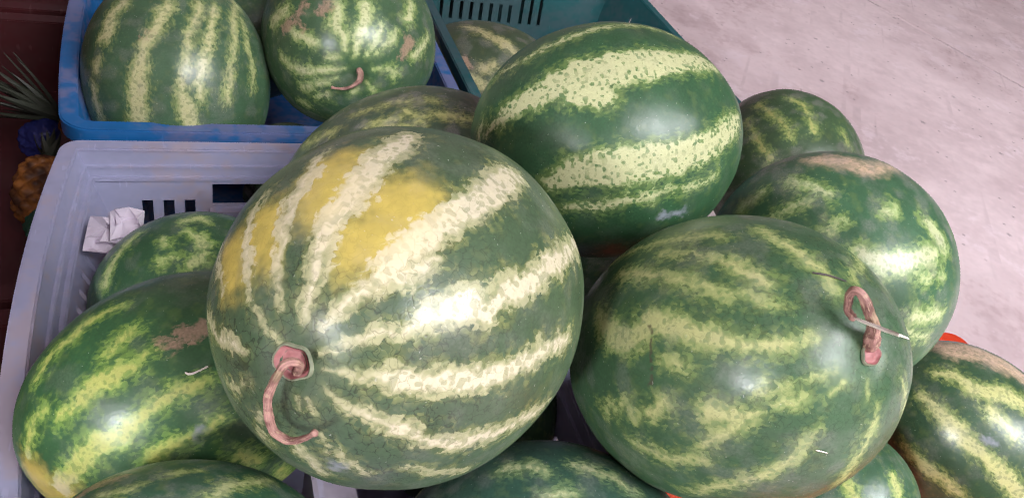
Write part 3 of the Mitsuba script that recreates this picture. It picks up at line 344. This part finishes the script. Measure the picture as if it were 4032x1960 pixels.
# ---------------------------------------------------------------- watermelons
def frame(a):
    a = np.array(a); e1 = np.cross([0, 0, 1.], a); e1 /= np.linalg.norm(e1); return np.array([e1, np.cross(a, e1), a])
MELON = {"A": [[0.1587, 0.41, 0.5088], [-0.6406, -0.6463, 0.4147], 0.138, 1.202], "F": [[0.4349, 0.6332, 0.5111], [-0.9567, 0.169, -0.2371], 0.1294, 1.183], "C": [[0.4539, 0.3545, 0.4632], [0.0273, -0.6308, 0.7755], 0.132, 1.309], "D": [[0.7068, 0.4932, 0.4263], [0.7371, -0.2095, 0.6425], 0.144, 0.984], "G": [[0.9995, 0.8814, 0.2733], [-0.2205, 0.7065, 0.6725], 0.138, 1.129], "H": [[1.0978, 0.3823, 0.1396], [-0.6106, 0.6587, 0.4396], 0.1297, 1.355], "I": [[0.8109, 0.3398, 0.1273], [-0.5253, 0.4893, 0.6962], 0.1, 1.102], "J": [[0.2949, 0.2594, 0.2608], [-0.9719, 0.2305, -0.0475], 0.138, 1.13], "E": [[-0.0072, 0.5087, 0.2891], [-0.9584, -0.1176, -0.2599], 0.119, 1.258], "K": [[-0.008, 0.2966, 0.3415], [-0.9608, 0.2611, 0.0937], 0.086, 1.324], "L": [[0.0002, 0.7477, 0.1773], [0.8549, -0.0898, 0.5109], 0.1097, 1.132], "B": [[0.2674, 0.7743, 0.3064], [-0.8371, -0.1938, -0.5116], 0.1471, 1.213], "N": [[-0.0069, 1.1523, 0.2514], [-0.005, 0.6074, 0.7944], 0.136, 1.211], "O": [[0.2566, 1.1755, 0.3265], [-0.1368, -0.9785, 0.1541], 0.1412, 1.106], "Q": [[0.6124, 1.3655, 0.1194], [-0.9359, 0.2534, 0.2445], 0.15, 1.272], "P": [[0.155, 1.085, 0.125], [0.839, -0.2951, 0.4572], 0.082, 1.101], "S": [[0.33, 0.56, 0.13], [0.9117, 0.3419, 0.2279], 0.12, 1.08], "U": [[0.13, 1.43, 0.2], [0.3145, 0.9435, 0.1048], 0.125, 1.08], "V": [[0.645, 0.465, 0.1], [0.9705, 0.2157, 0.1078], 0.09, 1.08], "T": [[0.66, 0.74, 0.13], [0.3145, 0.9435, 0.1048], 0.122, 1.08]}
def melon_shape(nm, q):
    """Factor on the ellipsoid at the local unit directions q (n, 3)."""
    i = ORDER.index(nm); th = np.arccos(np.clip(q[:, 2], -1, 1)); ph = np.arctan2(q[:, 1], q[:, 0])
    f = 1 + .0035 * np.cos(9 * ph + i) * np.sin(th) ** 2 + .022 * (meshkit.noise(q * 1.7 + i * 5.1, i) - .5) + .006 * (meshkit.noise(q * 5 + i, i + 9) - .5)
    f -= DIMPLE.get(nm, .02) * np.exp(-(th / .13) ** 2) + .012 * np.exp(-((math.pi - th) / .12) ** 2)
    return f
def melon(nm, label):
    c, a, b, ra = MELON[nm]; i = ORDER.index(nm)
    nt, nf = 96, 144
    th = np.linspace(0, math.pi, nt + 1) ** 1.0; ph = np.linspace(0, 2 * math.pi, nf + 1)
    tt, pp = np.meshgrid(th, ph, indexing='ij'); tt, pp = tt.ravel(), pp.ravel()
    q = np.stack([np.sin(tt) * np.cos(pp), np.sin(tt) * np.sin(pp), np.cos(tt)], 1)
    v = np.array(c) + (q * melon_shape(nm, q)[:, None] * [b, b, b * ra]) @ frame(a)
    k = nf + 1
    f = [[r * k + s, (r + 1) * k + s, (r + 1) * k + s + 1, r * k + s + 1] for r in range(nt) for s in range(nf)]
    f = np.array(f); tri = np.vstack([f[:, [0, 1, 2]], f[:, [0, 2, 3]]])
    tm = trimesh.Trimesh(v, tri, process=False)
    # seam-free normals: average over the welded surface
    fn = np.cross(v[tri[:, 1]] - v[tri[:, 0]], v[tri[:, 2]] - v[tri[:, 0]])
    weld = np.arange(len(v)).reshape(nt + 1, k); weld[:, -1] = weld[:, 0]; weld[0, :] = weld[0, 0]; weld[-1, :] = weld[-1, 0]; weld = weld.ravel()
    N = np.zeros_like(v)
    for j in range(3): np.add.at(N, weld[tri[:, j]], fn)
    N = N[weld]; N /= np.linalg.norm(N, axis=1, keepdims=True) + 1e-30
    key = name('watermelon'); tag(key, label, 'watermelon', 'watermelons heaped in and on the crates')
    uv = np.stack([pp + 10 * i, tt], 1)
    path = meshkit.write_ply((v, tri), False, uv, None, normals=N)
    scene[key] = {'type': 'ply', 'filename': path, 'face_normals': False, 'bsdf': {'type': 'ref', 'id': 'rind'}}
    return key
DIMPLE = {'A': .035, 'C': .03, 'O': .03}
KEYS = {}

LABEL = {"A": "large round watermelon with a yellow patch and long curled stem, on top of the heap", "F": "big watermelon with broad mottled pale bands, topmost at the back beside the floor", "C": "watermelon with a short looped brown stem, lower right of the heap", "D": "watermelon with a peach coloured patch on its top rim, right edge of the heap", "G": "small dark striped watermelon lowest on the open floor behind the heap", "H": "long watermelon with an orange top edge, cut by the right edge of the photo", "I": "dark watermelon peeping out under the one with the looped stem, at the bottom edge", "J": "bluish green watermelon at the bottom centre, half hidden below the yellow patched one", "E": "long watermelon with a brown bruise and yellowing lower side in the grey crate", "K": "dark watermelon cut by the bottom edge at lower left", "L": "blotchy dark watermelon beside the crumpled paper in the grey crate", "B": "dusty brownish watermelon wedged behind the yellow patched one", "N": "left watermelon in the blue crate with upright pale stripes", "O": "watermelon with pale corky scars and a thin curled stem in the blue crate", "Q": "dusky watermelon lying in the teal crate", "P": "nearly hidden watermelon low in the blue crate between the two large ones", "S": "watermelon in the grey crate, hidden under the yellow patched one", "U": "watermelon at the back of the blue crate, hidden behind the other two", "V": "watermelon in the orange red crate, hidden under the peach patched one", "T": "watermelon on the floor, hidden under the heap between the crates"}
for nm, lb in LABEL.items(): KEYS[nm] = melon(nm, lb)

def stem_part(owner, part, rows, bsdf, grooves=.14, sides=22, step=.0012):
    """rows: x y z radius; a rounded tube through them."""
    r = np.array(rows); d = np.r_[0, np.cumsum(np.linalg.norm(np.diff(r[:, :3], axis=0), axis=1))]
    from scipy.interpolate import PchipInterpolator
    t = np.linspace(0, d[-1], max(int(d[-1] / step), 8)); q = PchipInterpolator(d, r)(t)
    ph = np.stack([meshkit.noise(q[:, :3] * 130 + o, 3) - .5 for o in (0, 9, 21)], 1)
    rad = q[:, 3] * (1 + .22 * (meshkit.noise(q[:, :3] * 210, 5) - .5)); rad[0] *= .7; rad[-1] *= .75
    rad[-3:] *= 1 + .35 * (part == 'stem')
    m = tube_mesh(q[:, :3] + ph * q[:, 3:] * .35, rad, sides, grooves)
    return add(owner + '__' + part if owner else part, m, bsdf, smooth=True, uv=tube_mesh.uv)

STEMS = {"A": [[0.0559, 0.2987, 0.5736, 0.0031], [0.0557, 0.2929, 0.5856, 0.0026], [0.0532, 0.2904, 0.5924, 0.0024], [0.0498, 0.2899, 0.5943, 0.0024], [0.0464, 0.2903, 0.5911, 0.0024], [0.043, 0.2897, 0.5835, 0.0024], [0.0401, 0.2887, 0.5749, 0.0025], [0.0383, 0.2874, 0.566, 0.0027], [0.0382, 0.2848, 0.5558, 0.0027], [0.0398, 0.2823, 0.5478, 0.0028], [0.043, 0.2781, 0.543, 0.0027], [0.0479, 0.2727, 0.5435, 0.0024], [0.0526, 0.2691, 0.5469, 0.0021], [0.0568, 0.2654, 0.5534, 0.0019], [0.0605, 0.2626, 0.5601, 0.0016], [0.0628, 0.2613, 0.5638, 0.0017]], "C": [[0.4587, 0.2525, 0.5975, 0.0044], [0.4565, 0.2526, 0.6012, 0.0061], [0.4531, 0.2531, 0.6089, 0.0055], [0.4487, 0.2532, 0.6179, 0.0047], [0.4426, 0.2548, 0.6265, 0.004], [0.4374, 0.2596, 0.6342, 0.0037], [0.4342, 0.2646, 0.6393, 0.0033], [0.431, 0.2685, 0.6416, 0.003], [0.4294, 0.2715, 0.6398, 0.003], [0.4294, 0.2718, 0.6347, 0.0028], [0.4315, 0.2704, 0.6278, 0.0027], [0.4346, 0.2686, 0.6216, 0.0029], [0.4371, 0.265, 0.6193, 0.0026], [0.4367, 0.2621, 0.6204, 0.0018]], "O": [[0.2404, 1.0242, 0.3612, 0.0048], [0.243, 1.0172, 0.3588, 0.0042], [0.2416, 1.012, 0.3524, 0.0042], [0.2362, 1.0105, 0.3449, 0.003], [0.227, 1.0114, 0.3377, 0.0024], [0.2162, 1.0148, 0.3331, 0.0021], [0.2026, 1.0214, 0.331, 0.0016]], "straw": [[0.4358, 0.2618, 0.6213, 0.001], [0.4328, 0.2518, 0.6279, 0.0015], [0.4323, 0.2422, 0.6336, 0.0016], [0.4295, 0.232, 0.6404, 0.0015], [0.4207, 0.2205, 0.6508, 0.0012], [0.4459, 0.227, 0.6368, 0.0004]], "straw2": [[0.4312, 0.2325, 0.6388, 0.0002], [0.4308, 0.2264, 0.641, 0.0002], [0.4388, 0.2253, 0.6373, 0.0002]], "fibre": [[0.4326, 0.3099, 0.6199, 0.0005], [0.4372, 0.3071, 0.6211, 0.0008], [0.4436, 0.3042, 0.6218, 0.0007], [0.4503, 0.3002, 0.6219, 0.0006], [0.4563, 0.2972, 0.6211, 0.0004]], "fibre2": [[-0.0083, 0.4506, 0.3959, 0.001], [-0.0046, 0.4484, 0.396, 0.0012], [0.0023, 0.4494, 0.3979, 0.0008], [0.01, 0.4523, 0.3995, 0.001]], "fibre3": [[0.4187, 0.2127, 0.5333, 0.0005], [0.4231, 0.2112, 0.5329, 0.0006], [0.4285, 0.2095, 0.5321, 0.0003]]}
stem_part(KEYS['A'], 'stem', STEMS['A'], 'stem_bark', .08)
stem_part(KEYS['C'], 'stem', STEMS['C'], 'stem_bark', .09)
stem_part(KEYS['O'], 'stem', STEMS['O'], 'stem_bark')

def dish(owner, part, c, nrm, r, prof, bsdf, ecc=1.0):
    """A lathe about nrm: prof rows are (radius, height) in units of r."""
    nrm = np.array(nrm) / np.linalg.norm(nrm); F = frame(nrm); ns = 40
    ang = np.arange(ns) * 2 * np.pi / ns; v = []
    for k, (pr, h) in enumerate(prof):
        w = 1 + .10 * np.sin(2 * ang + 1) * ecc + .05 * np.sin(5 * ang + 2)
        wob = .05 * r * (meshkit.noise(np.stack([np.cos(ang) * pr * 2.5, np.sin(ang) * pr * 2.5, ang * 0 + k * .01], 1) + 9, 4) - .5)
        v.append(np.array(c) + (np.stack([np.cos(ang) * pr * r * w, np.sin(ang) * pr * r * w, h * r + wob * 1.6], 1)) @ F)
    v = np.vstack(v); n = len(prof)
    f = [[i * ns + j, i * ns + (j + 1) % ns, (i + 1) * ns + (j + 1) % ns, (i + 1) * ns + j] for i in range(n - 1) for j in range(ns)]
    return add(owner + '__' + part, (v, np.array(f)), bsdf, smooth=True)
scene['scar_flesh'] = principled(mikit.proc(lambda p, n, uv: mix((.22, .07, .07), (.42, .20, .19), fbm(p.x * 170, p.y * 170, p.z * 170))), .55)
scene['scar_rim'] = principled(mikit.proc(lambda p, n, uv: mix((.10, .13, .075), (.27, .28, .19), fbm(p.x * 200, p.y * 200, p.z * 200))), .6)
for nm, (c, nrm, r) in {"A": [[0.0532, 0.3036, 0.577], [-0.6406, -0.6463, 0.4147], 0.011847120634593592], "C": [[0.4586, 0.2469, 0.5954], [0.0273, -0.6308, 0.7755], 0.008303286288245596]}.items():
    dish(KEYS[nm], 'stem_scar', c, nrm, r, [(.0, -.05), (.25, -.02), (.45, -.14), (.65, -.22), (.8, -.12), (.93, .06)], 'scar_flesh')
    dish(KEYS[nm], 'scar_rim', c, nrm, r, [(.93, .02), (.965, .06), (1.0, .075), (1.035, .05), (1.07, -.03), (1.1, -.2)], 'scar_rim')

k = stem_part(None, 'straw', STEMS['straw'], 'straw', 0, 6, .003); tag(k, 'pale split straw caught on the looped stem of the lower right watermelon', 'straw')
k = stem_part(None, 'fibre', STEMS['fibre'], 'dark_fibre', 0, 6, .003); tag(k, 'thin dark fibre lying above the looped stem on the lower right watermelon', 'fibre')
k = stem_part(None, 'fibre', STEMS['fibre2'], 'straw', 0, 6, .003); tag(k, 'short pale fibre sticking to the bruised watermelon at left', 'fibre')
k = stem_part(None, 'fibre', STEMS['fibre3'], 'straw', 0, 6, .003); tag(k, 'short white fibre low on the watermelon with the looped stem', 'fibre')

# crumpled paper in the corner of the grey crate: one folded sheet with sharp creases
def paper():
    from scipy.spatial import Delaunay
    r_ = np.random.default_rng(23)
    out = []
    for ox, oz, w, h, n in ((-.012, -.006, .056, .050, 30), (.020, .008, .044, .046, 22)):
        uv = np.vstack([r_.uniform(-.5, .5, (n, 2)), [[-.5, -.4], [.45, -.5], [.5, .42], [-.38, .5], [0, .55], [0, -.5]]])
        f = Delaunay(uv).simplices
        v = np.stack([uv[:, 0] * w + ox, r_.uniform(-.014, .014, len(uv)) + uv[:, 1] * .012, uv[:, 1] * h + oz], 1)
        k = len(v); back = v + [0, .0006, .0003]
        out.append(trimesh.Trimesh(np.vstack([v, back]), np.vstack([f, f[:, ::-1] + k]), process=False))
    return cat(out)
scene['paper'] = principled(mikit.proc(lambda p, n, uv: mi.Color3f(.58, .53, .60) * (.9 + .2 * fbm(p.x * 60, p.y * 60, p.z * 60))), .8, .2)
m = paper(); m.apply_scale(.86); m.apply_transform(trimesh.transformations.rotation_matrix(-.5, [1, .1, .3])); m.apply_translation([-0.09, 0.832, 0.223])
k = add('paper', m, 'paper'); tag(k, 'crumpled pale lilac paper in the corner of the grey crate', 'paper')

# pineapples in the red crate
scene['pineapple_skin'] = principled(mikit.proc(lambda p, n, uv: mix((.035, .013, .006), (.26, .095, .02), sst(.25, .75, fbm(p.x * 50, p.y * 50, p.z * 50)))), .6, .3)
scene['pineapple_leaf'] = principled(mikit.proc(lambda p, n, uv: mix((.013, .018, .011), (.036, .040, .028), fbm(p.x * 40, p.y * 40, p.z * 40))), .55, .3)
def leaf_mesh(L, w, bend, n=8):
    t = np.linspace(0, 1, n); ww = w * (1 - t) ** .7 * (.6 + .8 * t * (1 - t) * 2); x = L * t; z = bend * t ** 2
    v = []
    for i in range(n): v += [[x[i], -ww[i], z[i] + ww[i] * .4], [x[i], 0, z[i]], [x[i], ww[i], z[i] + ww[i] * .4], [x[i], 0, z[i] - .0012]]
    f = []
    for i in range(n - 1):
        a, b = 4 * i, 4 * (i + 1)
        for p, q in ((0, 1), (1, 2), (2, 3), (3, 0)): f.append([a + p, b + p, b + q, a + q])
    return np.array(v), np.array(f)
def pineapple(c, axis, r, L, crown, nleaf, label, seed, spread):
    root = name('pineapple'); tag(root, label, 'pineapple'); F = frame(np.array(axis) / np.linalg.norm(axis)); r_ = np.random.default_rng(seed)
    nt, nf = 70, 110
    tt, pp = np.meshgrid(np.linspace(.02, math.pi - .02, nt), np.linspace(0, 2 * math.pi, nf, endpoint=False), indexing='ij')
    e = np.abs(np.sin(4 * pp + 7 * tt)) * np.abs(np.sin(4 * pp - 7 * tt))
    rad = np.sin(tt) ** .6 * r * (.9 + .14 * e)
    v = np.stack([rad * np.cos(pp), rad * np.sin(pp), np.cos(tt) * L], -1).reshape(-1, 3) @ F + c
    f = np.array([[i * nf + j, i * nf + (j + 1) % nf, (i + 1) * nf + (j + 1) % nf, (i + 1) * nf + j] for i in range(nt - 1) for j in range(nf)])[:, ::-1]
    add(root + '__body', (v, f), 'pineapple_skin', smooth=True)
    top = np.array(c) + F[2] * L * .92
    core = trimesh.creation.icosphere(subdivisions=1, radius=.012); core.apply_translation(top); cr = root + '__crown'; add(cr, core, 'pineapple_leaf')
    for k in range(nleaf):
        a = k * 2.4; tilt = spread * (.15 + .85 * (k + .5) / nleaf)
        vv, ff = leaf_mesh(crown * r_.uniform(.75, 1.1), .0095, .02 * r_.uniform(.2, 1.2))
        d = np.array([math.cos(a) * math.sin(tilt), math.sin(a) * math.sin(tilt), math.cos(tilt)]); side = np.cross([0, 0, 1.], d); side /= np.linalg.norm(side) + 1e-9
        B = np.array([d, side, np.cross(d, side)])
        add(cr + '__leaf', ((vv @ B) @ F + top, ff), 'pineapple_leaf', smooth=40)
PA = [[-0.206, 1.075, 0.094], [-0.132, 1.184, 0.12], [-0.207, 1.179, 0.117], [-0.195, 0.981, 0.104]]
pineapple(PA[0], [.15, .75, .55], .042, .055, .05, 16, 'orange brown pineapple with a small pale crown in the red crate', 3, 1.2)
pineapple(PA[1], [-.75, .25, .35], .042, .06, .12, 30, 'pineapple with a large grey green feathery crown against the blue crate', 5, .75)
def bag(c, s, seed):
    m = trimesh.creation.icosphere(subdivisions=4); v = np.array(m.vertices)
    v = v * (1 + .5 * (meshkit.fbm(v * 2.2 + seed, 3, seed) - .5) + .18 * np.abs(meshkit.noise(v * 6 + seed, seed) - .5))[:, None] * s + c
    return trimesh.Trimesh(v, m.faces, process=False)
scene['blue_film'] = principled((.006, .010, .07), .5, .5)
scene['green_film'] = principled((.008, .05, .028), .4, .5)
k = add('plastic_bag', bag(PA[2], [.036, .040, .03], 4), 'blue_film', smooth=35); tag(k, 'dark blue plastic bag between the two pineapples', 'bag')
k = add('plastic_bag', bag(PA[3], [.025, .03, .02], 8), 'green_film', smooth=35); tag(k, 'dark green plastic bag below the orange pineapple', 'bag')
